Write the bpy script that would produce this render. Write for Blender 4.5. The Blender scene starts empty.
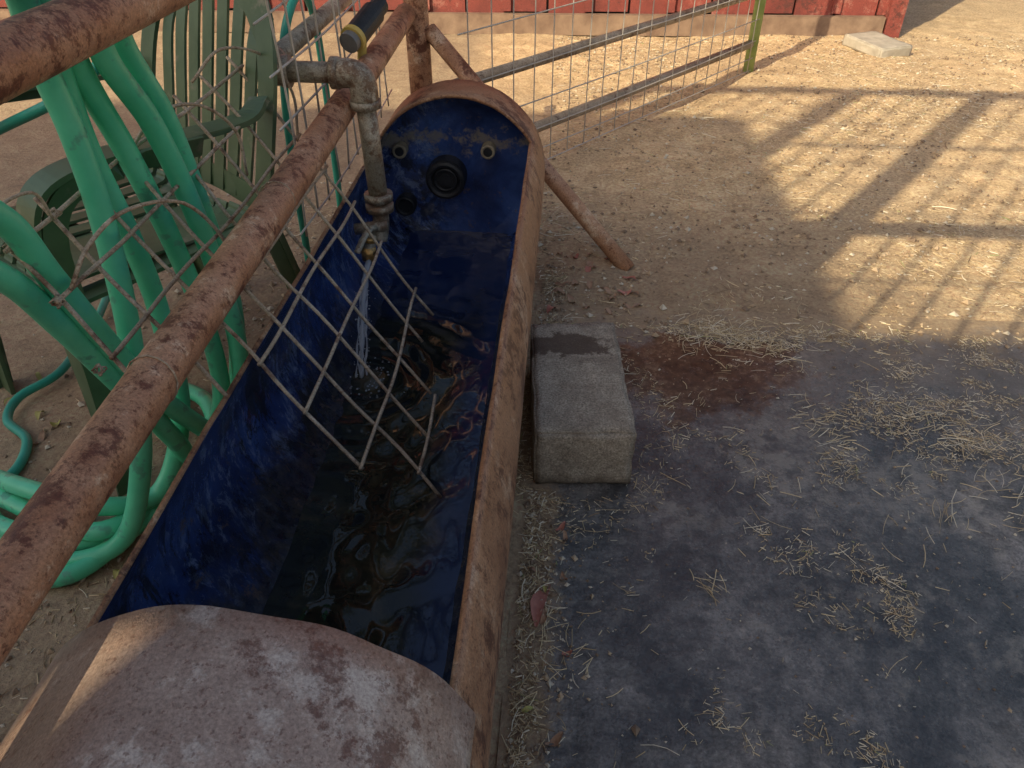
import bpy, bmesh, math, random
from mathutils import Vector, Matrix, noise
random.seed(7)
S=bpy.context.scene
COL=S.collection
R_=random.random
def U(a,b): return a+(b-a)*R_()

# ------------------------------------------------------------ node helpers
def new_mat(name):
    m=bpy.data.materials.new(name); m.use_nodes=True
    nt=m.node_tree; b=nt.nodes['Principled BSDF']
    return m,nt,b
class NB:
    def __init__(s,nt):
        s.nt=nt; g=nt.nodes.new('ShaderNodeNewGeometry'); s.pos=g.outputs['Position']
    def n(s,t): return s.nt.nodes.new(t)
    def l(s,a,b): s.nt.links.new(a,b)
    def map(s,scale=(1,1,1),loc=(0,0,0),rot=(0,0,0),src=None):
        m=s.n('ShaderNodeMapping'); m.inputs['Scale'].default_value=scale
        m.inputs['Location'].default_value=loc; m.inputs['Rotation'].default_value=rot
        s.l(src or s.pos,m.inputs['Vector']); return m.outputs[0]
    def noise(s,scale,detail=5,rough=.55,vec=None,dist=0):
        t=s.n('ShaderNodeTexNoise'); t.inputs['Scale'].default_value=scale
        t.inputs['Detail'].default_value=detail; t.inputs['Roughness'].default_value=rough
        t.inputs['Distortion'].default_value=dist
        s.l(vec or s.pos,t.inputs['Vector']); return t.outputs['Fac']
    def voro(s,scale,feat='F1',vec=None):
        t=s.n('ShaderNodeTexVoronoi'); t.feature=feat; t.inputs['Scale'].default_value=scale
        s.l(vec or s.pos,t.inputs['Vector']); return t.outputs['Distance']
    def ramp(s,fac,stops):
        r=s.n('ShaderNodeValToRGB'); e=r.color_ramp.elements
        while len(e)<len(stops): e.new(.5)
        for i,(p,c) in enumerate(stops):
            e[i].position=p
            if not hasattr(c,'__len__'): c=(c,c,c)
            e[i].color=(*c[:3],1)
        s.l(fac,r.inputs[0]); return r.outputs[0]
    def mix(s,f,a,b,mode='MIX'):
        m=s.n('ShaderNodeMix'); m.data_type='RGBA'; m.blend_type=mode
        for i,v in ((0,f),(6,a),(7,b)):
            sock=m.inputs[i]
            if isinstance(v,(int,float)): sock.default_value=v if i==0 else (v,v,v,1)
            elif isinstance(v,tuple): sock.default_value=(*v[:3],1)
            else: s.l(v,sock)
        return m.outputs[2]
    def math(s,op,a,b=0,clamp=False):
        m=s.n('ShaderNodeMath'); m.operation=op; m.use_clamp=clamp
        for i,v in enumerate((a,b)):
            if isinstance(v,(int,float)): m.inputs[i].default_value=v
            else: s.l(v,m.inputs[i])
        return m.outputs[0]
    def sep(s):
        x=s.n('ShaderNodeSeparateXYZ'); s.l(s.pos,x.inputs[0]); return x.outputs
    def bump(s,h,strength=.3,dist=.01,prev=None):
        b=s.n('ShaderNodeBump'); b.inputs['Distance'].default_value=dist; s.l(h,b.inputs['Height'])
        if isinstance(strength,(int,float)): b.inputs['Strength'].default_value=strength
        else: s.l(strength,b.inputs['Strength'])
        if prev: s.l(prev,b.inputs['Normal'])
        return b.outputs[0]
    def smooth(s,v,a,b):
        m=s.n('ShaderNodeMapRange'); m.interpolation_type='SMOOTHSTEP'
        if a>b:
            m.inputs['From Min'].default_value=b; m.inputs['From Max'].default_value=a
            m.inputs['To Min'].default_value=1; m.inputs['To Max'].default_value=0
        else:
            m.inputs['From Min'].default_value=a; m.inputs['From Max'].default_value=b
        s.l(v,m.inputs['Value']); return m.outputs[0]

def simple(name,c1,c2,scale=20,rough=.6,metal=0,bs=.2,bd=.003,spots=None,spotscale=60,spotthr=(.58,.66)):
    m,nt,b=new_mat(name); k=NB(nt)
    f=k.noise(scale,4,.6)
    col=k.ramp(f,[(.32,c1),(.68,c2)])
    if spots:
        sp=k.smooth(k.noise(spotscale,4,.6),*spotthr)
        col=k.mix(sp,col,spots)
    k.l(col,b.inputs['Base Color'])
    b.inputs['Roughness'].default_value=rough; b.inputs['Metallic'].default_value=metal
    if bs>0: k.l(k.bump(k.noise(scale*6,3,.65),bs,bd),b.inputs['Normal'])
    return m

# ------------------------------------------------------------ dirt + slab
def dirt_color(k):
    big=k.noise(1.3,4,.6); mid=k.noise(9,6,.7); fine=k.noise(90,4,.75)
    c=k.ramp(mid,[(.3,(.40,.275,.155)),(.5,(.60,.435,.255)),(.7,(.78,.60,.37))])
    c=k.mix(k.smooth(big,.42,.62),c,k.mix(.6,c,(.50,.37,.23)))
    c=k.mix(.7,c,k.ramp(fine,[(.3,.14),(.7,.86)]),'OVERLAY')
    chips=k.smooth(k.voro(160),.14,.05)
    c=k.mix(k.math('MULTIPLY',chips,.6),c,(.76,.63,.42))
    h=k.math('ADD',k.math('MULTIPLY',fine,.35),mid)
    return c,h
m,nt,b=new_mat('dirt'); k=NB(nt)
c,h=dirt_color(k)
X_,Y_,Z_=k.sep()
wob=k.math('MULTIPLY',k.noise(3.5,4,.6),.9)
shade_mask=k.smooth(k.math('ADD',Y_,wob),3.3,2.2)
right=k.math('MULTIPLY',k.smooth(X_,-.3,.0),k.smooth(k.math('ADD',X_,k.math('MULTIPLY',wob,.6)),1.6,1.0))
shade_mask=k.math('MULTIPLY',shade_mask,right)
c=k.mix(k.math('MULTIPLY',shade_mask,.6),c,(.17,.125,.09))  # shade painted into the dirt colour where the building's shadow falls
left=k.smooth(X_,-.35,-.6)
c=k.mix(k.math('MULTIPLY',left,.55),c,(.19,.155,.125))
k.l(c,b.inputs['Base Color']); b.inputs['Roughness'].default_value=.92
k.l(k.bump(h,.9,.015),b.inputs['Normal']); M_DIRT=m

m,nt,b=new_mat('wet_concrete'); k=NB(nt)
dc,dh=dirt_color(k)
X_,Y_,Z_=k.sep()
n1=k.noise(4.2,8,.72,dist=.5); n2=k.noise(26,6,.74); n3=k.noise(170,4,.7)
cc=k.ramp(n1,[(.38,(.062,.060,.062)),(.5,(.135,.130,.126)),(.62,(.27,.25,.235))])
cc=k.mix(.8,cc,k.ramp(n2,[(.3,.08),(.7,.85)]),'OVERLAY')
cc=k.mix(.55,cc,k.ramp(n3,[(.3,.05),(.7,.95)]),'OVERLAY')
film=k.smooth(k.noise(2.6,7,.76,dist=.8),.50,.60)
film=k.math('MULTIPLY',film,k.ramp(n2,[(.42,.1),(.56,1.0)]))
cc=k.mix(k.math('MULTIPLY',film,.6),cc,(.38,.345,.29))
back=k.smooth(k.math('ADD',Y_,k.math('MULTIPLY',n1,.5)),1.45,1.9)
cc=k.mix(k.math('MULTIPLY',back,.5),cc,(.27,.205,.15))
def ell(cx,cy,sx,sy,nz,amt):
    vx=k.math('SUBTRACT',X_,cx); vy=k.math('SUBTRACT',Y_,cy)
    d=k.math('SQRT',k.math('ADD',k.math('MULTIPLY',k.math('MULTIPLY',vx,vx),1/sx**2),k.math('MULTIPLY',k.math('MULTIPLY',vy,vy),1/sy**2)))
    return k.math('ADD',d,k.math('MULTIPLY',k.math('SUBTRACT',k.noise(nz,7,.7),.5),amt))
wet=k.smooth(ell(.40,1.15,.50,.62,4,2.2),1.2,.8)
cc=k.mix(k.math('MULTIPLY',wet,.6),cc,k.mix(.4,(.040,.040,.043),cc,'MIX'))
pud=k.smooth(ell(.38,1.52,.24,.16,5,3.2),1.15,.85)
pm_=k.math('ADD',k.math('MULTIPLY',n1,.5),k.math('MULTIPLY',k.noise(55,5,.75),.5))
cc=k.mix(k.math('MULTIPLY',pud,.88),cc,k.ramp(pm_,[(.40,(.042,.024,.014)),(.5,(.105,.058,.033)),(.60,(.26,.175,.11))]))
e=k.math('ADD',Y_,k.math('MULTIPLY',k.math('SUBTRACT',k.noise(6,6,.7),.5),.55))
edge=k.smooth(e,1.62,1.76)
e2=k.math('ADD',X_,k.math('MULTIPLY',k.math('SUBTRACT',k.noise(14,6,.75),.5),.16))
edge2=k.smooth(e2,.035,-.01)
edge=k.math('MAXIMUM',edge,edge2)
edge=k.math('MULTIPLY',edge,k.math('SUBTRACT',1,k.math('MULTIPLY',pud,.8)))
shade_dirt=k.mix(.6,dc,(.17,.125,.09))  # slab-edge dirt with the same painted-in shade as the ground
cc=k.mix(edge,cc,shade_dirt)
k.l(cc,b.inputs['Base Color'])
r=k.ramp(n1,[(.35,.30),(.65,.65)])
r=k.mix(k.math('MULTIPLY',wet,.95),r,k.ramp(n2,[(.42,.07),(.58,.36)]))
r=k.mix(pud,r,k.ramp(n2,[(.48,.03),(.60,.28)])); r=k.mix(edge,r,.9)
k.l(r,b.inputs['Roughness']); b.inputs['IOR'].default_value=1.6
hh=k.math('ADD',k.math('MULTIPLY',n3,.4),n2)
bs=k.math('SUBTRACT',.65,k.math('ADD',k.math('MULTIPLY',pud,.35),k.math('MULTIPLY',wet,.15)))
k.l(k.bump(hh,bs,.008),b.inputs['Normal']); M_SLAB=m

def gz(x,y):
    v=Vector((x,y,0))
    h=.016*noise.noise(v*1.7)+.010*noise.noise(v*6)+.006*noise.noise(v*17)
    fx=min(1,max(0,(x+.08)/.1)); fy=min(1,max(0,(1.85-y)/.25)); s=fx*fy
    if x>3.4: s=0
    near=min(1,max(0,(8-abs(x))/3))*min(1,max(0,(9-abs(y))/3))
    return h*(1-s)*near-.012*s
def axis(lo,hi,step,far):
    a=[];v=lo
    while v<=hi+1e-6: a.append(v); v+=step
    s=step
    while a[-1]<far: s*=1.5; a.append(a[-1]+s)
    s=step
    while a[0]>-far: s*=1.5; a.insert(0,a[0]-s)
    return a
def mesh_obj(name,verts,faces,mats,midx=None,smooth=False,parent=None):
    me=bpy.data.meshes.new(name); me.from_pydata([tuple(v) for v in verts],[],faces)
    for mm in (mats if isinstance(mats,(list,tuple)) else [mats]): me.materials.append(mm)
    if midx: me.polygons.foreach_set('material_index',midx)
    if smooth: me.polygons.foreach_set('use_smooth',[True]*len(me.polygons))
    me.update()
    o=bpy.data.objects.new(name,me); COL.objects.link(o)
    if parent: o.parent=parent
    return o
def empty(name,parent=None):
    o=bpy.data.objects.new(name,None); o.empty_display_size=.1; COL.objects.link(o)
    if parent:o.parent=parent
    return o
xs=axis(-1.8,3.2,.022,400); ys=axis(.3,5.2,.022,400)
V=[(x,y,gz(x,y)) for y in ys for x in xs]; nx=len(xs)
Fc=[(j*nx+i,j*nx+i+1,(j+1)*nx+i+1,(j+1)*nx+i) for j in range(len(ys)-1) for i in range(nx-1)]
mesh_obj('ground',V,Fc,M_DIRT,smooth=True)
def sz(x,y): return .0015*noise.noise(Vector((x*3,y*3,4)))
xs2=[-.06+i*.05 for i in range(70)]; ys2=[-3+i*.05 for i in range(97)]
V=[(x,y,sz(x,y)) for y in ys2 for x in xs2]; nx=len(xs2)
Fc=[(j*nx+i,j*nx+i+1,(j+1)*nx+i+1,(j+1)*nx+i) for j in range(len(ys2)-1) for i in range(nx-1)]
mesh_obj('concrete_slab',V,Fc,M_SLAB,smooth=True)

# ------------------------------------------------------------ geometry helpers
class MB:
    def __init__(s): s.v=[];s.f=[];s.m=[]
    def add(s,V,F,mi=0):
        o=len(s.v); s.v+=[tuple(v) for v in V]; s.f+=[tuple(i+o for i in f) for f in F]; s.m+=[mi]*len(F)
    def obj(s,name,mats,smooth=False,parent=None): return mesh_obj(name,s.v,s.f,mats,s.m,smooth,parent)
def catmull(P,n):
    P=[Vector(p) for p in P]
    if len(P)<3: return P
    out=[]
    Q=[2*P[0]-P[1]]+P+[2*P[-1]-P[-2]]
    for i in range(1,len(Q)-2):
        a,b_,c_,d_=Q[i-1],Q[i],Q[i+1],Q[i+2]
        for j in range(n):
            t=j/n
            out.append(.5*((2*b_)+(c_-a)*t+(2*a-5*b_+4*c_-d_)*t*t+(3*b_-a-3*c_+d_)*t**3))
    out.append(P[-1]); return out
def tube(mb,P,r,seg=10,sm=0,mi=0,cap=True,rf=None,flat=1):
    P=catmull(P,sm) if sm else [Vector(p) for p in P]
    n=len(P); V=[];F=[]
    T0=(P[1]-P[0]).normalized()
    up=Vector((0,0,1)) if abs(T0.z)<.9 else Vector((1,0,0))
    N=T0.cross(up).normalized()
    for i,p in enumerate(P):
        T=(P[min(i+1,n-1)]-P[max(i-1,0)]).normalized()
        N=(N-T*N.dot(T)).normalized(); B=T.cross(N)
        rr=(rf(i/(n-1)) if rf else 1)*r
        for j in range(seg):
            a=2*math.pi*j/seg
            V.append(p+N*math.cos(a)*rr+B*math.sin(a)*rr*flat)
    for i in range(n-1):
        for j in range(seg):
            F.append((i*seg+j,i*seg+(j+1)%seg,(i+1)*seg+(j+1)%seg,(i+1)*seg+j))
    if cap: F.append(tuple(range(seg))[::-1]); F.append(tuple((n-1)*seg+j for j in range(seg)))
    mb.add(V,F,mi)
def box(mb,c,s,mi=0,rot=None):
    c=Vector(c); hx,hy,hz=s[0]/2,s[1]/2,s[2]/2
    V=[Vector((x,y,z)) for x in(-hx,hx) for y in(-hy,hy) for z in(-hz,hz)]
    F=[(0,1,3,2),(4,6,7,5),(0,4,5,1),(2,3,7,6),(0,2,6,4),(1,5,7,3)]
    if rot: V=[rot@v for v in V]
    mb.add([v+c for v in V],F,mi)
def strip(mb,P,w,t,side,sm=6,mi=0,wf=None):
    P=catmull(P,sm) if sm else [Vector(p) for p in P]; n=len(P);V=[];F=[]
    side=Vector(side).normalized()
    for i,p in enumerate(P):
        T=(P[min(i+1,n-1)]-P[max(i-1,0)]).normalized()
        s_=(side-T*side.dot(T)).normalized(); N=T.cross(s_)
        ww=w*(wf(i/(n-1)) if wf else 1)/2
        V+=[p-s_*ww-N*t/2,p+s_*ww-N*t/2,p+s_*ww+N*t/2,p-s_*ww+N*t/2]
    for i in range(n-1):
        for j in range(4): F.append((i*4+j,i*4+(j+1)%4,(i+1)*4+(j+1)%4,(i+1)*4+j))
    F+=[(3,2,1,0),tuple((n-1)*4+j for j in range(4))]
    mb.add(V,F,mi)

# ------------------------------------------------------------ materials
def rust_mat(name,base1,base2,dark,light,rough=.55,sc=7,fs=45,dthr=(.52,.60),metal=.1,lth=(.53,.61),dk=.92):
    m,nt,b=new_mat(name); k=NB(nt)
    f=k.noise(sc,7,.7,dist=.3); c=k.ramp(f,[(.35,base1),(.65,base2)])
    msk=k.noise(sc*.9,4,.6,vec=k.map((1,1,1),(3.1,1.7,.4)))
    sp=k.math('ADD',k.math('MULTIPLY',k.noise(fs,6,.78),.55),k.math('MULTIPLY',msk,.45))
    lt=k.math('ADD',k.math('MULTIPLY',k.noise(fs*.7,6,.75,vec=k.map((1,1,1),(9,2,5))),.55),k.math('MULTIPLY',f,.45))
    c=k.mix(k.math('MULTIPLY',k.smooth(lt,*lth),.75),c,light)
    c=k.mix(k.math('MULTIPLY',k.smooth(sp,*dthr),dk),c,dark)
    c=k.mix(k.math('MULTIPLY',k.smooth(k.noise(130,4,.75,vec=k.map((1,1,1),(4,4,1))),.57,.63),.6),c,dark)
    c=k.mix(.55,c,k.ramp(k.noise(300,3,.7),[(.3,.2),(.7,.8)]),'OVERLAY')
    k.l(c,b.inputs['Base Color'])
    k.l(k.ramp(f,[(.3,rough-.15),(.7,rough+.15)]),b.inputs['Roughness'])
    b.inputs['Metallic'].default_value=metal
    k.l(k.bump(sp,.6,.004,k.bump(k.noise(240,3,.7),.35,.0015)),b.inputs['Normal'])
    return m
M_RUST=rust_mat('rusty_shell',(.28,.19,.15),(.46,.37,.32),(.14,.06,.042),(.60,.54,.49),.38,4,30,(.53,.60),.1,(.51,.59),.8)
M_SIDE=rust_mat('rusty_side',(.28,.14,.075),(.44,.26,.155),(.11,.045,.028),(.52,.38,.27),.5,6,34,(.50,.58))
M_PIPE=rust_mat('rusty_pipe',(.37,.175,.095),(.55,.33,.21),(.14,.047,.027),(.70,.54,.40),.48,8,50,(.50,.57))
M_PIPE2=rust_mat('grey_brown_pipe',(.30,.24,.165),(.46,.37,.28),(.15,.09,.06),(.55,.48,.38),.5,8)
M_RIM=rust_mat('rusty_rim',(.28,.13,.065),(.46,.26,.14),(.10,.04,.025),(.58,.40,.27),.55,10)
M_GALV=rust_mat('galvanised_pipe',(.28,.25,.19),(.45,.41,.33),(.17,.10,.06),(.58,.54,.46),.42,12,60,(.50,.59),.25)
M_WIRE=rust_mat('weathered_wire',(.36,.29,.21),(.52,.43,.32),(.19,.11,.07),(.62,.54,.44),.6,20)
M_WIREG=simple('galvanised_wire',(.46,.44,.40),(.64,.61,.56),30,.45,.3,.0,.001)
M_BRASS=simple('brass',(.50,.27,.09),(.68,.42,.15),40,.35,.7,.2,.001,spots=(.2,.12,.06))
M_BLACK=simple('black_rubber',(.012,.012,.013),(.03,.03,.032),30,.45)
M_YEL=simple('yellow_plastic',(.50,.36,.07),(.60,.45,.12),20,.45)
M_HOSE=simple('green_hose',(.07,.55,.32),(.14,.70,.44),9,.34,0,.15,.002,spots=(.10,.42,.28),spotscale=25)
M_HOSE2=simple('teal_hose',(.02,.30,.22),(.05,.42,.32),9,.4,0,.1,.002)
M_CHAIR=simple('green_plastic',(.060,.11,.055),(.115,.18,.10),8,.42,0,.1,.002,spots=(.22,.22,.16),spotscale=18,spotthr=(.58,.75))
M_POSTG=simple('green_post_paint',(.20,.30,.09),(.34,.44,.16),20,.6)

m,nt,b=new_mat('blue_paint'); k=NB(nt)
X_,Y_,Z_=k.sep()
f=k.noise(5,6,.65,dist=.4)
c=k.ramp(f,[(.34,(.013,.025,.085)),(.5,(.028,.058,.20)),(.66,(.055,.115,.34))])
leftw=k.smooth(X_,-.28,-.42)
st=k.noise(1,8,.8,vec=k.map((16,26,16),rot=(0,0,.25)),dist=.5)
patch=k.smooth(k.noise(3.2,4,.65),.42,.58)
sc=k.math('MULTIPLY',k.math('MULTIPLY',k.smooth(st,.50,.60),patch),leftw)
c=k.mix(k.math('MULTIPLY',sc,.6),c,(.26,.34,.50))
fs_=k.math('MULTIPLY',k.smooth(k.noise(1,5,.8,vec=k.map((50,160,50),rot=(0,0,.4))),.60,.68),leftw)
c=k.mix(k.math('MULTIPLY',fs_,.5),c,(.40,.46,.56))
st2=k.noise(1,7,.78,vec=k.map((8,16,8),(5,5,5),(0,0,.3)),dist=.6)
dk=k.math('MULTIPLY',k.smooth(st2,.47,.56),k.smooth(k.noise(2.6,4,.6,vec=k.map((1,1,1),(7,7,7))),.40,.54))
c=k.mix(k.math('MULTIPLY',k.math('MULTIPLY',dk,leftw),.88),c,(.012,.014,.020))
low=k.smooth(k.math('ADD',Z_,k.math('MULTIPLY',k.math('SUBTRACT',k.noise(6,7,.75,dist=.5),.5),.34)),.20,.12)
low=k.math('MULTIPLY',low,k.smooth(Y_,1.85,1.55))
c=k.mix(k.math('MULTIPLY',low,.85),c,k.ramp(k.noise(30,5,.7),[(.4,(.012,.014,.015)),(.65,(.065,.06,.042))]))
rs=k.smooth(k.noise(24,6,.75),.60,.66)
c=k.mix(k.math('MULTIPLY',rs,.7),c,(.13,.095,.075))
capb=k.math('MULTIPLY',k.smooth(Y_,1.99,2.02),k.smooth(k.math('ADD',k.noise(18,6,.7),k.math('MULTIPLY',k.math('ABSOLUTE',k.math('SUBTRACT',Z_,.36)),-3.0)),.42,.55))
c=k.mix(k.math('MULTIPLY',capb,.7),c,(.28,.24,.17))
k.l(c,b.inputs['Base Color'])
k.l(k.ramp(k.noise(14,5,.6),[(.3,.10),(.7,.30)]),b.inputs['Roughness'])
b.inputs['Coat Weight'].default_value=.6; b.inputs['Coat Roughness'].default_value=.05
k.l(k.bump(k.noise(30,5,.65),.35,.006,k.bump(k.noise(7,2,.5),.4,.02)),b.inputs['Normal']); M_BLUE=m

# ------------------------------------------------------------ trough
CX,CZ,RR=-.292,.268,.238
YC=.398
tr=empty('water_trough')
TH=math.radians(31)
def trough_shell():
    YS=[-.15,-.1,0,.1,.2,.3,YC]
    y=YC
    while y<1.97: y+=.04; YS.append(min(y,1.975))
    YS+= [2.02,2.06,2.11]
    na=64;nt_=26
    low=[math.pi-TH+(math.pi+2*TH)*i/na for i in range(na+1)]
    top=[2*math.pi+TH+(math.pi-2*TH)*i/nt_ for i in range(1,nt_)]
    angs=low+top; n=len(angs); V=[];F=[]
    for yy in YS:
        for a in angs:
            w=.0024*noise.noise(Vector((math.cos(a)*2,yy*3,math.sin(a)*2)))+.0012*noise.noise(Vector((math.cos(a)*5,yy*11,math.sin(a)*5)))
            if yy>YC and yy<1.975 and (a==angs[0] or a==angs[na]):
                dz=.006*noise.noise(Vector((yy*5,a,1)))
            else: dz=0
            V.append((CX+(RR+w)*math.cos(a),yy,CZ+(RR+w)*math.sin(a)+dz))
    for j in range(len(YS)-1):
        ym=(YS[j]+YS[j+1])/2
        full= ym<YC or ym>1.975
        for i in range(n):
            if i>=na and not full: continue
            F.append(((j+1)*n+i,(j+1)*n+(i+1)%n,j*n+(i+1)%n,j*n+i))
    o=mesh_obj('shell',V,F,[M_SIDE,M_BLUE,M_RIM],smooth=True,parent=tr)
    p=o.data.polygons[0]; cen=p.center
    if p.normal.dot(Vector((cen.x-CX,0,cen.z-CZ)))<0: o.data.flip_normals()
    md=o.modifiers.new('s','SOLIDIFY'); md.thickness=.008; md.offset=-1
    md.material_offset=1; md.material_offset_rim=2
    return o
sh=trough_shell()
V=[];F=[];n=41;YS=[-.16,0,.1,.2,.3,YC-.03,YC+.008]
for yy in YS:
    for i in range(n):
        a=math.radians(24)+math.radians(132)*i/(n-1)
        V.append((CX+(RR+.0075)*math.cos(a),yy+.006*noise.noise(Vector((a*3,yy,0))),CZ+(RR+.0075)*math.sin(a)+.002*noise.noise(Vector((a*4,yy*9,2)))))
for j in range(len(YS)-1):
    for i in range(n-1): F.append((j*n+i,(j+1)*n+i,(j+1)*n+i+1,j*n+i+1))
o=mesh_obj('end_hood',V,F,[M_RUST,M_RUST],smooth=True,parent=tr)
md=o.modifiers.new('s','SOLIDIFY'); md.thickness=.006; md.offset=0
def cap(name,y0,bulge,mat):
    V=[(CX,y0+bulge,CZ)];F=[];nr=10;ns=64
    for r in range(1,nr+1):
        q=r/nr
        for s in range(ns):
            a=2*math.pi*s/ns
            V.append((CX+(RR-.008)*q*math.cos(a),y0+bulge*math.sqrt(max(0,1-q*q)),CZ+(RR-.008)*q*math.sin(a)))
    for s in range(ns): F.append((0,1+s,1+(s+1)%ns))
    for r in range(nr-1):
        for s in range(ns): F.append((1+r*ns+s,1+(r+1)*ns+s,1+(r+1)*ns+(s+1)%ns,1+r*ns+(s+1)%ns))
    return mesh_obj(name,V,F,mat,smooth=True,parent=tr)
cap('far_end_cap',2.03,.035,M_BLUE); cap('near_end_cap',-.10,-.035,M_RUST)
cap('far_end_cap_outside',2.036,.036,M_RUST)
mb=MB()
tube(mb,[(CX+(RR-.011)*math.cos(a),2.028,CZ+(RR-.011)*math.sin(a)) for a in [2*math.pi*i/64 for i in range(65)]],.006,8,0,0,False)
mb.obj('weld_seam',[M_BLUE],True,tr)
mb=MB()
def ring(mb,c,R,r,mi,seg=8,n=28):
    tube(mb,[(c[0]+R*math.cos(a),c[1],c[2]+R*math.sin(a)) for a in [2*math.pi*i/n for i in range(n+1)]],r,seg,0,mi,False)
def disc(mb,c,R,t,mi): tube(mb,[(c[0],c[1]+t/2,c[2]),(c[0],c[1]-t/2,c[2])],R,28,0,mi)
yp=2.045
disc(mb,(-.33,yp,.26),.056,.05,1); ring(mb,(-.33,yp-.028,.26),.046,.010,0); ring(mb,(-.33,yp-.026,.26),.030,.005,0); disc(mb,(-.33,yp-.027,.26),.017,.012,0)
disc(mb,(-.452,yp-.004,.175),.030,.03,1); ring(mb,(-.452,yp-.02,.175),.024,.006,0)
for cx_,cz_ in ((-.455,.335),(-.21,.34)):
    disc(mb,(cx_,yp-.005,cz_),.020,.03,2); ring(mb,(cx_,yp-.020,cz_),.016,.003,2); disc(mb,(cx_,yp-.016,cz_),.012,.014,1)
mb.obj('port_fittings',[M_BLACK,M_BLACK,simple('cream_fitting',(.22,.18,.12),(.36,.31,.22),30,.6)],False,tr)

# water (murky, opaque)
WZ=.092
SX,SY=-.425,1.31
def wz(x,y):
    h=.0022*noise.noise(Vector((x*16,y*8,1)))+.0016*noise.noise(Vector((x*30,y*20,5)))
    d=math.hypot(x-SX,y-SY)
    h+=.0048*math.sin(d*88)*math.exp(-d*4.5)/(1+d*2)
    h+=.0012*math.sin(d*46+3*noise.noise(Vector((x*5,y*5,2))))
    return WZ+h
hw=math.sqrt((RR-.008)**2-(CZ-WZ)**2)
V=[];F=[];nxw=64;nyw=420
for j in range(nyw+1):
    for i in range(nxw+1):
        x=CX-hw-.006+(2*hw+.012)*i/nxw; y=-.1+2.145*j/nyw
        V.append((x,y,wz(x,y)))
for j in range(nyw):
    for i in range(nxw): q=j*(nxw+1)+i; F.append((q,q+1,q+nxw+2,q+nxw+1))
m,nt,b=new_mat('water'); k=NB(nt)
X_,Y_,Z_=k.sep()
c=k.ramp(k.noise(7,5,.65,dist=.5),[(.4,(.008,.011,.012)),(.55,(.022,.024,.016)),(.7,(.085,.065,.035))])
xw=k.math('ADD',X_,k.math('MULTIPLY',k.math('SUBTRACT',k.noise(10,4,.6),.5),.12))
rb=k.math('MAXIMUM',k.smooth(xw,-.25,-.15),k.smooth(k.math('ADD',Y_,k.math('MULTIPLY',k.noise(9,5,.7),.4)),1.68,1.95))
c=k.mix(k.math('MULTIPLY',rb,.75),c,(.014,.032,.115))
k.l(c,b.inputs['Base Color']); b.inputs['IOR'].default_value=1.5; b.inputs['Roughness'].default_value=.02
k.l(k.bump(k.noise(45,2,.5),.06,.003),b.inputs['Normal']); M_WATER=m
mesh_obj('water',V,F,M_WATER,smooth=True,parent=tr)
mb=MB()
def ball(mb,c,r,mi=0,squash=1,n=16):
    V=[];F=[]
    for i in range(n+1):
        th=math.pi*i/n
        for j in range(n*2):
            a=math.pi*j/n; V.append((c[0]+r*math.sin(th)*math.cos(a),c[1]+r*math.sin(th)*math.sin(a),c[2]+r*squash*math.cos(th)))
    for i in range(n):
        for j in range(n*2): F.append((i*n*2+j,(i+1)*n*2+j,(i+1)*n*2+(j+1)%(n*2),i*n*2+(j+1)%(n*2)))
    mb.add(V,F,mi)
for i in range(240):
    a=U(0,6.28); d=abs(random.gauss(0,.045)); x=SX+d*math.cos(a); y=SY+d*math.sin(a)
    ball(mb,(x,y,WZ+.001),U(.0008,.0032),0,.7,5)
m,nt,b=new_mat('bubble'); b.inputs['Base Color'].default_value=(.55,.6,.65,1); b.inputs['Transmission Weight'].default_value=.6; b.inputs['Roughness'].default_value=.05; b.inputs['IOR'].default_value=1.2
mb.obj('bubbles',[m],True,tr)
mb=MB(); P=[]
for i in range(41):
    t=i/40; P.append((-.44+.015*t,1.545-.235*t,.262-.172*t*t))
tube(mb,P,.0075,12,0,0,True,lambda t:1-.45*t+.22*math.sin(t*34)*t)
for i in range(4):
    tube(mb,[(p[0]+(.002+.010*q/40)*math.sin(i*1.6+q*.24),p[1]+.006*math.cos(i+q*.2),p[2]) for q,p in enumerate(P)],.0019,6,0,0,True,lambda t:1+.5*math.sin(t*45+i))
for i in range(90):
    t=U(.4,1); ball(mb,(-.44+.015*t+random.gauss(0,.011),1.545-.235*t+random.gauss(0,.009),.262-.172*t*t+U(0,.012)),U(.0008,.0020),0,1,5)
m,nt,b=new_mat('falling_water'); b.inputs['Base Color'].default_value=(.93,.96,1,1); b.inputs['Transmission Weight'].default_value=.72; b.inputs['Roughness'].default_value=.04; b.inputs['IOR'].default_value=1.33
mb.obj('water_stream',[m],True,tr)

# ------------------------------------------------------------ rail fence
fe=empty('pipe_rail_fence')
mb=MB(); tube(mb,[(-.48,-.9,.50),(-.48,.385,.541),(-.478,1.3,.572),(-.478,2.37,.612)],.030,20,6); mb.obj('mid_rail',[M_PIPE],True,fe)
mb=MB(); tube(mb,[(-.53,-.9,.90),(-.53,.4,.905),(-.53,1.2,.91),(-.53,2.4,.915)],.030,20,4); mb.obj('top_rail',[M_PIPE],True,fe)
mb=MB(); tube(mb,[(-.455,2.42,-.1),(-.455,2.42,1.3)],.036,20); mb.obj('post',[M_PIPE],True,fe)
mb=MB(); tube(mb,[(-.42,2.42,.56),(.205,2.03,-.01)],.024,16); mb.obj('diagonal_brace',[M_PIPE],True,fe)
mb=MB(); tube(mb,[(-.53,-.9,-.1),(-.53,-.9,1.0)],.036,20); mb.obj('post_2',[M_PIPE],True,fe)
mb=MB()
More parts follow.
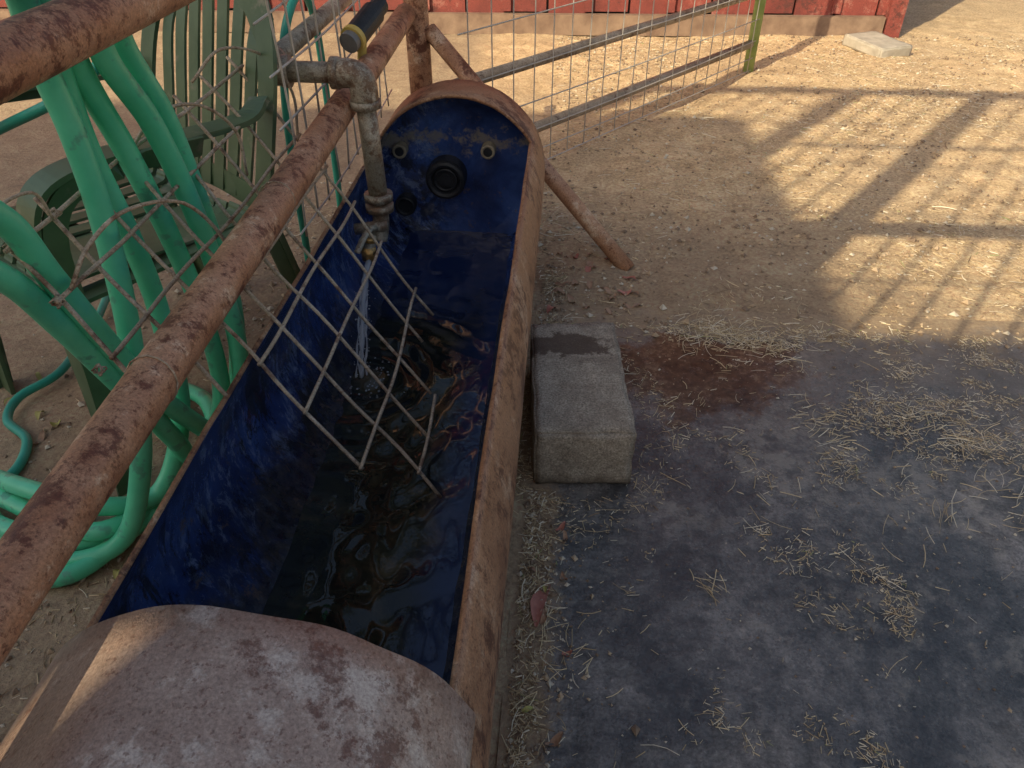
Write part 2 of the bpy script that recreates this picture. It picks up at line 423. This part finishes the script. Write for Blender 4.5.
for i in range(18):
    y=1.45+i*.0975
    if y>2.4: break
    tube(mb,[(-.545,y+U(-.01,.01),.36),(-.54+U(-.01,.01),y,.62),(-.545,y+U(-.01,.01),.93)],.0024,6,3)
for z in (.38,.48,.60,.70,.80,.90):
    tube(mb,[(-.545+U(-.008,.008),1.40,z+U(-.01,.01)),(-.54,1.8,z+U(-.008,.008)),(-.545,2.4,z+.01)],.0024,6,3)
mb.obj('wire_infill',[M_WIREG],True,fe)

# ------------------------------------------------------------ leaning wire panel
mb=MB()
def pp(Y,t,off=0):
    return Vector((-.68+.46*t,Y,.68-.56*t))+Vector((.77,0,.63))*off
def wob(Y,t): return .012*noise.noise(Vector((Y*3,t*2.5,3)))+.012*math.sin(Y*5+t*3)
rods=[(.80,.02,.36),(.90,-.02,.46),(1.00,-.02,.80),(1.10,-.02,1.03),(1.20,-.02,.97),(1.31,-.02,.93),(1.43,-.02,.86),(1.56,-.02,.88)]
for (Y0,a,b_) in rods:
    P=[]
    for i in range(8):
        t=a+(b_-a)*i/7; Y=Y0-.15*t+.012*noise.noise(Vector((Y0*9,t*4,0)))
        P.append(pp(Y,t,wob(Y,t)))
    tube(mb,P,.0033,7,3)
for (t,a,b_) in ((.02,.80,1.57),(.13,.80,1.57),(.25,.80,1.57),(.36,.80,1.57),(.48,1.0,1.57),(.62,1.0,1.57),(.79,1.0,1.57),(.94,1.1,1.31)):
    P=[]; y0=a-.15*t-.012; y1=b_-.15*t+.005
    for i in range(10):
        y=y0+(y1-y0)*i/9
        P.append(pp(y,t+.012*noise.noise(Vector((y*4,t*9,0))),.006+wob(y,t)))
    tube(mb,P,.0033,7,3)
def curl(P,r=.0029): tube(mb,P,r,6,6)
curl([pp(.80,.13),pp(.84,.10,.04),pp(.92,.10,.06),pp(1.02,.16,.06),pp(1.06,.27,.03),pp(1.03,.33)])
curl([pp(1.1,.02),pp(1.16,.0,.05),pp(1.24,.04,.07),pp(1.30,.13,.05),pp(1.30,.22,.0)])
curl([pp(1.40,-.02),pp(1.46,-.03,.06),pp(1.54,.05,.08),pp(1.58,.16,.05),pp(1.56,.25)])
curl([pp(.77,.02),pp(.80,-.03,.02),pp(.86,-.02,.03),pp(.88,.03)],.0022)
for (yy,tt) in ((.80,.02),(.79,.13),(.76,.25),(.90,.02),(1.0,.02),(1.1,.02)):
    c_=pp(yy-.15*tt,tt,.004+wob(yy,tt))
    for q in range(3): tube(mb,[c_+Vector((math.cos(a+q)*.006,.004*math.sin(a*2)+q*.003,math.sin(a+q)*.006)) for a in [6.283*i/10 for i in range(11)]],.0013,5)
for yy in (.69,1.17):
    c_=Vector((-.48,yy,.541+(yy-.385)*.034))
    tube(mb,[c_+Vector((math.cos(a)*.0315,.008*math.sin(a),math.sin(a)*.0315)) for a in [6.283*i/16 for i in range(17)]],.0012,5)
mb.obj('wire_mesh_panel',[M_WIRE],True)

# ------------------------------------------------------------ water supply pipe with tap
wp=empty('water_supply_pipe')
mb=MB(); g=.021
tube(mb,[(-.635,2.75,.665),(-.635,1.66,.66)],g,18)
tube(mb,[(-.635,1.665,.66),(-.635,1.64,.66),(-.628,1.612,.66),(-.61,1.60,.66),(-.585,1.597,.66)],.029,18,4)
tube(mb,[(-.60,1.597,.66),(-.45,1.592,.66)],g,18)
tube(mb,[(-.47,1.592,.66),(-.443,1.59,.66),(-.426,1.59,.652),(-.42,1.59,.635),(-.42,1.59,.605)],.029,18,4)
tube(mb,[(-.42,1.59,.62),(-.414,1.59,.385)],g,18)
for c_,ax in (((-.635,1.675,.66),(0,1,0)),((-.58,1.597,.66),(1,0,0)),((-.475,1.592,.66),(1,0,0)),((-.42,1.59,.60),(0,0,1)),((-.414,1.59,.395),(0,0,1)),((-.414,1.59,.37),(0,0,1))):
    c_=Vector(c_); ax=Vector(ax); tube(mb,[c_-ax*.008,c_+ax*.008],.032,18)
mb.obj('pipes',[M_GALV],True,wp)
mb=MB()
tube(mb,[(-.414,1.59,.375),(-.414,1.585,.33),(-.42,1.575,.295)],.019,16,5)
tube(mb,[(-.395,1.57,.335),(-.47,1.565,.325)],.013,12)
tube(mb,[(-.42,1.60,.315),(-.435,1.56,.30),(-.44,1.545,.272),(-.44,1.545,.258)],.013,14,5)
tube(mb,[(-.42,1.565,.33),(-.425,1.53,.345)],.007,8); strip(mb,[(-.425,1.53,.345),(-.435,1.50,.335),(-.445,1.47,.315)],.014,.004,(1,0,0),4)
tube(mb,[(-.44,1.545,.290),(-.44,1.545,.262)],.018,8,0,1)
tube(mb,[(-.44,1.553,.300),(-.438,1.556,.310)],.016,12,0,1)
mb.obj('tap',[M_GALV,M_BRASS],True,wp)
mb=MB()
tube(mb,[(-.50,1.86,.665),(-.47,1.95,.70)],.028,20,0,0); tube(mb,[(-.503,1.852,.663),(-.499,1.864,.667)],.030,20,0,1)
tube(mb,[(-.47,1.95,.70),(-.46,1.985,.712)],.022,16,0,0); tube(mb,[(-.49,1.90,.66),(-.495,1.89,.61)],.011,12,0,1)
tube(mb,[(-.509,1.838,.658),(-.503,1.853,.663)],.024,20,0,2)
mb.obj('hose_timer',[M_BLACK,M_YEL,simple('grey_plastic',(.12,.12,.12),(.2,.2,.2),20,.4)],False)

# ------------------------------------------------------------ hoses
mb=MB(); hr=.0175
def hose(P,r=hr,mi=0): tube(mb,P,r,14,8,mi)
hose([(-.60,.86,.98),(-.63,.92,.93),(-.66,.96,.83),(-.66,.97,.75),(-.66,.97,.64),(-.66,.95,.50),(-.67,.93,.38),(-.70,.90,.2),(-.76,.87,.05),(-.84,.83,.022),(-.95,.85,.02),(-1.1,.95,.02)])
hose([(-.60,.97,.99),(-.63,1.0,.93),(-.66,1.03,.82),(-.66,1.08,.68),(-.66,1.13,.51),(-.66,1.16,.33),(-.67,1.16,.15),(-.72,1.12,.04),(-.75,1.0,.022),(-.80,.87,.06),(-.92,.90,.05),(-1.05,.95,.05)])
hose([(-.56,1.0,.99),(-.59,1.02,.93),(-.62,1.03,.84),(-.62,1.10,.72),(-.62,1.15,.57),(-.62,1.18,.39),(-.62,1.18,.25),(-.64,1.15,.1),(-.70,1.05,.03),(-.76,.94,.025),(-.84,.80,.02),(-1.0,.80,.02)])
hose([(-.56,1.05,.99),(-.60,1.08,.93),(-.63,1.10,.84),(-.625,1.15,.72),(-.63,1.19,.60),(-.64,1.23,.46),(-.64,1.24,.3),(-.67,1.22,.12),(-.75,1.2,.03),(-.9,1.3,.02)])
hose([(-.68,.60,.85),(-.67,.70,.79),(-.66,.786,.71),(-.66,.825,.61),(-.66,.872,.488),(-.66,.937,.336),(-.66,1.04,.17),(-.70,1.15,.05),(-.785,1.286,.03),(-.9,1.35,.02)])
hose([(-.70,.55,.78),(-.69,.68,.72),(-.68,.77,.64),(-.68,.83,.53),(-.68,.89,.40),(-.68,.96,.24),(-.70,1.02,.1),(-.76,.98,.03),(-.83,.88,.02),(-.95,.86,.055),(-1.1,.93,.02)])
hose([(-.62,.93,.98),(-.64,.96,.92),(-.67,1.0,.83),(-.68,1.02,.7),(-.68,1.05,.55),(-.68,1.06,.4),(-.69,1.04,.2),(-.74,.97,.06),(-.82,.9,.09),(-.95,.93,.09),(-1.1,1.0,.05)])
hose([(-1.3,1.9,.018),(-1.22,1.65,.018),(-1.2,1.535,.018),(-1.18,1.377,.02),(-1.22,1.28,.02),(-1.2,1.2,.018),(-1.12,1.14,.018),(-1.09,1.05,.018),(-1.12,1.0,.018),(-1.2,.95,.018)],.010,1)
hose([(-.72,1.9,.02),(-.70,1.86,.35),(-.68,1.84,.55),(-.66,1.86,.68),(-.64,1.95,.74),(-.66,2.1,.6),(-.7,2.2,.02)],.010,1)
hose([(-.60,1.12,.97),(-.66,1.3,.90),(-.80,1.42,.78),(-.95,1.45,.66),(-1.2,1.5,.55)],.011,1)
mb.obj('garden_hose',[M_HOSE,M_HOSE2],True)

# ------------------------------------------------------------ chair
ch=empty('plastic_chair')
def chair(ch):
    mb=MB()
    for i in range(9):
        x=-.19+.0475*i
        zf=.006*abs(i-4)
        strip(mb,[(x,-.20,.395+zf),(x,-.17,.415+zf),(x,0,.405+zf),(x,.17,.40+zf),(x,.20,.42+zf)],.036,.006,(1,0,0),4)
    for y,z in ((-.205,.40),(-.06,.408),(.08,.403),(.195,.41)):
        strip(mb,[(-.215,y,z+.02),(-.1,y,z),(.1,y,z),(.215,y,z+.02)],.04,.005,(0,1,0),4)
    strip(mb,[(-.215,-.222,.395),(0,-.228,.38),(.215,-.222,.395)],.045,.005,(0,0,1),4)
    for s in (-1,1):
        strip(mb,[(s*.215,-.21,.41),(s*.215,0,.415),(s*.205,.2,.42)],.05,.008,(1,0,0),4)
        strip(mb,[(s*.26,-.26,0),(s*.25,-.245,.2),(s*.24,-.235,.42),(s*.255,-.235,.56),(s*.265,-.20,.635),(s*.265,-.10,.655),(s*.26,.08,.645),(s*.245,.20,.64),(s*.225,.255,.66)],.055,.010,(1,.0,0),6,wf=lambda t:.8+.35*math.sin(t*3.1))
        strip(mb,[(s*.285,-.262,0),(s*.276,-.235,.2),(s*.266,-.215,.42),(s*.28,-.21,.55),(s*.288,-.17,.62),(s*.29,-.08,.64),(s*.285,.08,.63)],.04,.006,(0,1,0),6)
        strip(mb,[(s*.25,.30,0),(s*.235,.26,.2),(s*.22,.215,.42)],.055,.008,(1,0,0),5)
        strip(mb,[(s*.272,.29,0),(s*.256,.25,.2),(s*.24,.205,.42)],.045,.006,(0,1,0),5)
        strip(mb,[(s*.215,.205,.40),(s*.222,.245,.55),(s*.215,.29,.70),(s*.18,.325,.80),(s*.12,.338,.845)],.05,.009,(1,0,0),6)
    strip(mb,[(-.19,.318,.77),(-.13,.335,.825),(0,.345,.85),(.13,.335,.825),(.19,.318,.77)],.06,.010,(0,.3,1),8)
    for i in range(7):
        x=-.15+.05*i; zt=.825-.045*(abs(i-3)/3)**2
        strip(mb,[(x*.95,.225,.44),(x,.265,.58),(x*1.02,.305,.72),(x,.335,zt)],.034,.006,(1,0,0),5)
    strip(mb,[(-.215,.222,.45),(0,.235,.46),(.215,.222,.45)],.05,.006,(0,.2,1),5)
    mb.obj('moulded_body',[M_CHAIR],False,ch)
chair(ch)
ch.location=(-.93,1.40,-.02); ch.rotation_euler=(0,0,math.radians(-35))

# ------------------------------------------------------------ wire panel behind
fp=empty('wire_fence_panel')
A=Vector((-.36,2.47,0)); B=Vector((.90,4.12,0)); D=(B-A); Ln=D.length; D.normalize()
def ap(s,z,o=0): return A+D*s+Vector((D.y,-D.x,0))*o+Vector((0,0,z))
mb=MB()
for z in (.15,.385,.75,1.1): tube(mb,[ap(0,z),ap(Ln,z-.01)],.020,12,0,0)
mb.obj('rails',[M_PIPE2],True,fp)
mb=MB()
s=.05
while s<Ln:
    tube(mb,[ap(s,.02,.024),ap(s+U(-.006,.006),.5,.026),ap(s,1.1,.024)],.0024,6,2); s+=.105
for z in (.02,.08,.16,.26,.385,.54,.70,.86,1.0):
    tube(mb,[ap(0,z,.026),ap(Ln/2,z+U(-.008,.008),.028),ap(Ln,z,.026)],.0024,6,3)
mb.obj('wire_grid',[M_WIREG],True,fp)
mb=MB(); tube(mb,[ap(Ln+.03,-.1),ap(Ln+.03,1.3)],.026,14,0,0); mb.obj('end_post',[M_POSTG],True,fp)

# ------------------------------------------------------------ red barn behind
M_RED=rust_mat('red_barn_paint',(.17,.038,.032),(.28,.065,.052),(.09,.032,.028),(.36,.16,.13),.8,3,30,(.51,.61),0)
M_WOOD=simple('weathered_wood',(.36,.32,.27),(.52,.47,.40),12,.8,0,.4,.004)
M_SKIRT=simple('sill_wood',(.17,.11,.08),(.30,.21,.15),12,.8,0,.4,.004)
M_CONC=simple('concrete',(.34,.31,.26),(.50,.46,.39),14,.85,0,.4,.004)
M_ROOF=simple('roof_metal',(.3,.3,.3),(.42,.41,.4),5,.5,.3)
bn=empty('red_barn')
mb=MB(); w=.24; x=-5.2; q=0
while x<1.83:
    ww=min(w,1.84-x); box(mb,(x+ww/2,U(-.004,.004),1.42+U(-.015,.015)),(ww-.014,.022,2.62),0,None)
    if q%2==0: box(mb,(x-.0,-.022,1.42),(.05,.02,2.6),0,None)
    x+=w; q+=1
box(mb,(-1.68,.04,1.4),(7.04,.04,2.7),1)
box(mb,(1.86,-.02,1.35),(.09,.09,2.7),0)
box(mb,(1.88,1.9,1.4),(.03,3.7,2.7),0); box(mb,(-5.2,1.9,1.4),(.03,3.7,2.7),0); box(mb,(-1.68,3.8,1.4),(7.04,.03,2.7),0)
mb.obj('walls',[M_RED,M_BLACK],False,bn)
mb=MB(); box(mb,(-1.7,-.045,.055),(7.0,.05,.11),0); mb.obj('sill_board',[M_SKIRT],False,bn)
mb=MB(); box(mb,(-1.68,.03,.0),(7.1,.16,.05),0); mb.obj('footing',[M_CONC],False,bn)
mb=MB(); box(mb,(-1.68,.75,3.15),(7.6,2.7,.06),0,Matrix.Rotation(math.radians(22),3,'X')); box(mb,(-1.68,3.05,3.15),(7.6,2.7,.06),0,Matrix.Rotation(math.radians(-22),3,'X')); mb.obj('roof',[M_ROOF],False,bn)
bn.location=(.02,4.93,0); bn.rotation_euler=(0,0,math.radians(2))

def rough_block(name,c,s,rotz,mat,tilt=0):
    bm=bmesh.new(); bmesh.ops.create_cube(bm,size=1)
    for v in bm.verts: v.co=Vector((v.co.x*s[0],v.co.y*s[1],v.co.z*s[2]))
    bmesh.ops.bevel(bm,geom=bm.edges[:],offset=.004,segments=2,affect='EDGES')
    bmesh.ops.subdivide_edges(bm,edges=bm.edges[:],cuts=16,use_grid_fill=True)
    for v in bm.verts:
        n_=noise.noise(v.co*90+Vector(c))*.0018+noise.noise(v.co*22+Vector(c))*.004
        ex=sum(abs(v.co[i])>s[i]/2-.008 for i in range(3))
        if ex>=2: n_-=.010*max(0,noise.noise(v.co*35+Vector((3,1,2))))+.002
        v.co+=v.co.normalized()*n_
    me=bpy.data.meshes.new(name); bm.to_mesh(me); bm.free(); me.materials.append(mat)
    me.polygons.foreach_set('use_smooth',[True]*len(me.polygons))
    o=bpy.data.objects.new(name,me); COL.objects.link(o); o.location=c; o.rotation_euler=(tilt,0,rotz); return o
m,nt,b=new_mat('cinder_block'); k=NB(nt)
X_,Y_,Z_=k.sep()
n1=k.noise(30,6,.7); n2=k.noise(240,4,.8)
c=k.ramp(n1,[(.3,(.30,.255,.20)),(.7,(.50,.44,.36))]); c=k.mix(.8,c,k.ramp(n2,[(.3,.08),(.7,.88)]),'OVERLAY')
c=k.mix(k.math('MULTIPLY',k.smooth(k.noise(11,6,.7),.48,.62),.45),c,(.20,.16,.125))
vx=k.math('SUBTRACT',X_,.015); vy=k.math('SUBTRACT',Y_,1.405)
d=k.math('SQRT',k.math('ADD',k.math('MULTIPLY',k.math('MULTIPLY',vx,vx),.5),k.math('MULTIPLY',k.math('MULTIPLY',vy,vy),3.2)))
d=k.math('ADD',d,k.math('MULTIPLY',k.math('SUBTRACT',k.noise(14,6,.72),.5),.20))
stain=k.smooth(d,.088,.070)
c=k.mix(k.math('MULTIPLY',stain,.85),c,(.085,.055,.040))
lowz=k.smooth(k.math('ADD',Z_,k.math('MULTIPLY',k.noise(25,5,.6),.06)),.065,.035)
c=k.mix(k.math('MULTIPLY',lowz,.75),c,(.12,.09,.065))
k.l(c,b.inputs['Base Color']); b.inputs['Roughness'].default_value=.9
k.l(k.bump(n2,.9,.004,k.bump(n1,.4,.006)),b.inputs['Normal'])
rough_block('concrete_block',(.050,1.305,.068),(.198,.40,.140),math.radians(4),m)
rough_block('paving_stone',(1.70,4.62,.03),(.22,.30,.06),math.radians(25),M_CONC,.05)

# ------------------------------------------------------------ straw, debris
straw_m=[simple('straw_%d'%i,a,b_,40,.8,0,0) for i,(a,b_) in enumerate([((.60,.49,.31),(.75,.63,.42)),((.40,.31,.18),(.55,.43,.27)),((.68,.62,.49),(.82,.76,.62)),((.20,.14,.09),(.30,.21,.13)),((.26,.30,.12),(.36,.40,.18))])]
mb=MB()
def gh(x,y):
    if x>-.05 and y<1.78 and y>-3: return max(sz(x,y),gz(x,y))
    return gz(x,y)
def blade(x,y,L,w,mi,z0=0,ang=None,lift=.15):
    a=ang if ang is not None else U(0,6.283); d=Vector((math.cos(a),math.sin(a),0)); n_=Vector((-d.y,d.x,0))
    cur=U(-.25,.25)*L; z=gh(x,y)+z0+.0010; seg=3 if L>.025 else 1
    tilt=U(-.1,lift)*L; roll=U(-.8,.8)
    wv=(n_*math.cos(roll)+Vector((0,0,1))*math.sin(roll))*w/2
    V=[]
    for i in range(seg+1):
        t=i/seg-.5
        p=Vector((x,y,z))+d*L*t+n_*cur*(t*t*2)+Vector((0,0,max(0,tilt*(t+.5))+abs(wv.z)))
        V+=[p-wv,p+wv,p+Vector((0,0,w*.6))]
    F=[]
    for i in range(seg):
        for j in range(3): F.append((i*3+j,i*3+(j+1)%3,(i+1)*3+(j+1)%3,(i+1)*3+j))
    mb.add(V,F,mi)
def pm(): return random.choices([0,1,2,3,4],[4,4,2,2,.2])[0]
def blocked(x,y):
    if x<CX+RR*.9 and x>CX-RR*.9 : return True
    return -.06<x<.17 and 1.08<y<1.52
def slen(m):
    r=R_()
    if r<.82: return U(.003,.014)*m
    if r<.97: return U(.014,.03)*m
    return U(.03,.07)*m
n=0
while n<20000:
    x=U(-.3,3.4); y=U(1.62,5.0)
    if y>4.85 and x<1.9: continue
    if blocked(x,y): continue
    dens=.35+1.1*noise.noise(Vector((x*1.6,y*1.6,2)))+.6*noise.noise(Vector((x*6,y*6,2)))
    if R_()>dens: continue
    blade(x,y,slen(1.25),U(.0010,.0026),pm()); n+=1
n=0
while n<9500:
    x=U(-.02,1.6); y=U(.35,1.72)
    if blocked(x,y): continue
    dens=-.30+1.0*noise.noise(Vector((x*3.1+4,y*3.1,7)))+1.1*noise.noise(Vector((x*9,y*9,2)))+.6*noise.noise(Vector((x*24,y*24,2)))
    dens+=.8*max(0,(x-.35))*max(0,(y-.80))
    dens+=.6*math.exp(-(((x-.45)/.20)**2+((y-1.70)/.08)**2))
    dens+=.35*math.exp(-(((x-.62)/.22)**2+((y-1.33)/.12)**2))
    dens+=.40*math.exp(-(((x-.95)/.25)**2+((y-1.2)/.2)**2))
    if y<1.0: dens-=.10
    if R_()>dens: continue
    blade(x,y,slen(.85),U(.0006,.0016),random.choices([0,1,2,3,4],[4,3,4,.8,.2])[0]); n+=1
for i in range(350):
    blade(U(-.02,1.4),U(.4,1.6),slen(.9),U(.0006,.0014),random.choice([0,1,2]))
for i in range(3600):
    y=U(.35,2.0); x=-.045+abs(random.gauss(0,.032))
    if y>1.07 and y<1.52 and x>-.05: x=-.07+U(0,.03)
    if R_()>.55+1.2*noise.noise(Vector((x*8,y*7,6))): continue
    blade(x,y,slen(1.0),U(.0008,.002),pm(),U(0,.006))
for i in range(800):
    a=U(0,6.28); x=.06+.15*math.cos(a)*U(.9,1.5); y=1.3+.26*math.sin(a)*U(.9,1.4)
    if -.045<x<.16 and 1.09<y<1.51: continue
    blade(x,y,slen(.9),U(.0007,.0016),pm(),U(0,.003))
for i in range(2800):
    x=-.545-abs(random.gauss(0,.2)); y=U(.2,2.4)
    blade(x,y,slen(1.4),U(.001,.0025),pm())
for i in range(300):
    x=-.57-abs(random.gauss(0,.06)); y=U(.3,.75)
    blade(x,y,U(.04,.12),U(.0012,.0028),random.choice([0,1,2]),U(0,.02),lift=.8)
for (cx_,cy_,nn,LL,a0,sp_,da) in ((.285,.87,14,.055,2.1,.012,.45),(.76,1.08,8,.10,1.2,.012,.3),(.88,1.30,40,.06,.3,.05,.6),(.40,1.68,170,.05,.6,.05,.8),(.52,1.64,80,.05,.2,.05,.8),(.60,1.32,60,.045,.2,.05,.7),(.95,1.12,60,.05,.4,.06,.6),(.02,.78,14,.05,1.0,.03,.7),(.27,.62,1,.09,.8,.001,.1),(.05,.72,16,.03,.4,.03,.8),(.08,.98,1,.09,-.1,.001,.1),(.30,1.40,20,.04,.8,.04,.6),(.45,1.12,10,.04,1.8,.05,.8),(.7,.95,8,.05,1.0,.06,.8)):
    for i in range(nn):
        blade(cx_+random.gauss(0,sp_),cy_+random.gauss(0,sp_),LL*U(.3,1.1),U(.0008,.0018),random.choice([0,0,1,2]),U(0,.006),a0+random.gauss(0,da))
mb.obj('straw',straw_m)

mb=MB()
def clod(x,y,r,mi):
    V=[];z=gh(x,y)
    for v in ((1,0,0),(-1,0,0),(0,1,0),(0,-1,0),(0,0,.8),(0,0,-.6)):
        V.append(Vector((x,y,z+r*.3))+Vector(v)*r*U(.6,1.3)+Vector((U(-.3,.3),U(-.3,.3),0))*r)
    mb.add(V,[(0,2,4),(2,1,4),(1,3,4),(3,0,4),(2,0,5),(1,2,5),(3,1,5),(0,3,5)],mi)
gm=[simple('clod_%d'%i,a,b_,60,.9,0,0) for i,(a,b_) in enumerate([((.38,.28,.19),(.52,.40,.27)),((.18,.13,.09),(.28,.20,.14)),((.52,.46,.37),(.64,.58,.47))])]
n=0
while n<10500:
    x=U(-.3,3.4); y=U(1.66,5)
    if blocked(x,y): continue
    if R_()>.5+noise.noise(Vector((x*2,y*2,9))): continue
    clod(x,y,abs(random.gauss(0,.0036))+.0015,random.choice([0,0,1,1,2])); n+=1
for i in range(1800):
    x=-.05+abs(random.gauss(0,.05)); y=U(.35,1.9)
    if -.045<x<.16 and 1.09<y<1.51: continue
    clod(x,y,abs(random.gauss(0,.0024))+.001,random.choice([0,1,1,2]))
for i in range(1600):
    clod(U(0,1.5),U(.4,1.7),abs(random.gauss(0,.0012))+.0006,random.choice([0,1,1,2]))
for i in range(1800):
    clod(-.55-abs(random.gauss(0,.35)),U(.3,2.6),abs(random.gauss(0,.0032))+.0015,random.choice([0,1,2]))
mb.obj('gravel',gm)

mb=MB()
def leaf(x,y,L,w,a,mi):
    V=[];F=[];d=Vector((math.cos(a),math.sin(a),0)); n_=Vector((-d.y,d.x,0)); z=gh(x,y)+.004
    for i in range(6):
        t=i/5; ww=w*math.sin(math.pi*min(.97,max(.04,t)))**.7/2
        c_=Vector((x,y,z+.006*math.sin(t*5+x*50)))+d*L*(t-.5)+n_*.1*L*math.sin(t*3)
        V+=[c_-n_*ww+Vector((0,0,.004)),c_,c_+n_*ww+Vector((0,0,.004*U(0,1.5)))]
    for i in range(5):
        for j in range(2): F.append((i*3+j,i*3+j+1,(i+1)*3+j+1,(i+1)*3+j))
    mb.add(V,F,mi)
leaf(-.003,.81,.095,.026,1.35,0)
for i in range(26): leaf(U(-.02,.22),U(1.75,2.1),U(.02,.045),U(.012,.022),U(0,6),random.choice([0,1,1,1]))
for i in range(10): leaf(U(-.03,.05),U(.5,1.0),U(.015,.03),U(.008,.014),U(0,6),random.choice([0,1,1,2]))
for i in range(14): leaf(U(-1.3,-.6),U(.6,1.6),U(.02,.04),U(.01,.02),U(0,6),random.choice([1,2]))
mb.obj('fallen_leaves',[simple('leaf_red',(.34,.12,.09),(.48,.21,.16),60,.6),simple('leaf_brown',(.28,.16,.10),(.42,.27,.18),60,.7),simple('leaf_yellow',(.36,.34,.1),(.48,.44,.16),60,.7)],True)

# ------------------------------------------------------------ tree behind the barn (mirrored in the water)
te=empty('oak_tree')
mb=MB(); T0=Vector((-2.0,9.6,0))
tube(mb,[T0,T0+Vector((.1,-.1,2)),T0+Vector((0,-.2,4)),T0+Vector((.3,-.3,6.5))],.30,12,4,0,True,lambda t:1.15-.7*t)
limbs=[]
for i in range(12):
    a=U(0,6.28); h=U(3.2,6.2); L=U(2,3.8); s0=T0+Vector((.1,-.2,h)); e0=s0+Vector((math.cos(a)*L,math.sin(a)*L,U(.8,2.6)))
    mid=(s0+e0)/2+Vector((0,0,.3)); tube(mb,[s0,mid,e0],.09,7,4,0,True,lambda t:1.1-.85*t); limbs.append((s0,mid,e0))
mb.obj('trunk',[simple('bark',(.06,.045,.035),(.12,.09,.07),20,.9)],True,te)
mb=MB()
for (s0,mid,e0) in limbs:
    for q in range(11):
        t=U(.35,1.1); cc_=s0.lerp(e0,t)+Vector((random.gauss(0,.5),random.gauss(0,.5),random.gauss(.2,.45))); r=U(.3,.6)
        for z in range(60):
            p=cc_+Vector((random.gauss(0,1),random.gauss(0,1),random.gauss(0,.7)))*r*.6
            u_=Vector((U(-1,1),U(-1,1),U(-1,1))).normalized()*U(.05,.09); v_=u_.orthogonal().normalized()*U(.025,.045)
            mb.add([p-u_,p+v_,p+u_,p-v_],[(0,1,2,3)],0)
mb.obj('crown',[simple('oak_leaves',(.045,.07,.025),(.09,.12,.04),3,.6,0,0)],False,te)

# ------------------------------------------------------------ unseen casters behind the camera, shaped for their shadows
TE=.70
gt=empty('pipe_shadow_frame')  # unseen gate frame, made extra tall to throw the bar shadows
mb=MB()
ztop=5.07*TE; zl=3.21*TE
for z,r in ((.6,.02),(1.2,.02),(zl,.038),((zl+ztop)/2,.012),(ztop,.040)): tube(mb,[(-2.6,-.25,z),(.62,-.25,z)],r,12)
for x in (-1.60,-.98,.02,.62,-2.6): tube(mb,[(x,-.25,0.0),(x,-.25,ztop+.03)],.056,12)
mb.obj('frame',[M_PIPE],True,gt)
mb=MB(); x=-2.5
while x<.6: tube(mb,[(x,-.28,.1),(x,-.28,ztop)],.008,5); x+=.13
for q in range(1,9): tube(mb,[(-2.6,-.28,ztop*q/9),(.6,-.28,ztop*q/9)],.005,5)
mb.obj('wire_grid',[M_WIREG],True,gt)
wl=empty('wooden_shadow_wall')  # unseen walls added to cast the building's shadow, holed for a sun stripe
mb=MB()
def wall_hole(axis_,c,a0,a1,z1,h0,h1,hz0,hz1,t=.06):
    def bx(u0,u1,z0,z1_):
        if u1-u0<.001 or z1_-z0<.001: return
        if axis_=='x': box(mb,((u0+u1)/2,c,(z0+z1_)/2),(u1-u0,t,z1_-z0),0)
        else: box(mb,(c,(u0+u1)/2,(z0+z1_)/2),(t,u1-u0,z1_-z0),0)
    bx(a0,h0,0,z1); bx(h1,a1,0,z1); bx(h0,h1,0,hz0); bx(h0,h1,hz1,z1)
HL=5.785*TE; HT=7.91*TE
wall_hole('x',-3.0,-3.868,-.7,HL,-2.91,-2.79,3.18,3.48)
wall_hole('x',-3.0,-6.9,-3.87,HT,-5,-5,1,1)
wall_hole('y',-3.90,-4.75,-3.032,HT,-4.72,-4.20,4.30,4.92)
mb.obj('boards',[M_WOOD],False,wl)

# ------------------------------------------------------------ light, world, camera
dirv=Vector((.588,.809,-TE)).normalized()
sun=bpy.data.lights.new('sun','SUN'); sun.energy=5.0; sun.angle=math.radians(.5); sun.color=(1,.84,.56)
so=bpy.data.objects.new('sun',sun); COL.objects.link(so); so.rotation_euler=dirv.to_track_quat('-Z','Y').to_euler(); so.location=(-5,-7,6)
W=bpy.data.worlds.new('World'); S.world=W; W.use_nodes=True; nt=W.node_tree
sk=nt.nodes.new('ShaderNodeTexSky'); sk.sky_type='NISHITA'; sk.sun_disc=False
sk.sun_elevation=math.radians(35); sk.sun_rotation=math.radians(216); sk.air_density=1.3; sk.dust_density=5.0; sk.ozone_density=.5
bg=nt.nodes['Background']; bg.inputs['Strength'].default_value=.14; nt.links.new(sk.outputs[0],bg.inputs[0])
cam=bpy.data.cameras.new('camera'); co=bpy.data.objects.new('camera',cam); COL.objects.link(co)
cam.sensor_width=36; cam.lens=760/1024*36; cam.clip_end=2000; cam.clip_start=.02
co.location=(0,0,1.1); co.rotation_euler=(math.radians(90-37.44),0,math.radians(4.06))
S.camera=co
S.view_settings.view_transform='Standard'; S.view_settings.look='None'; S.view_settings.exposure=0; S.view_settings.gamma=1
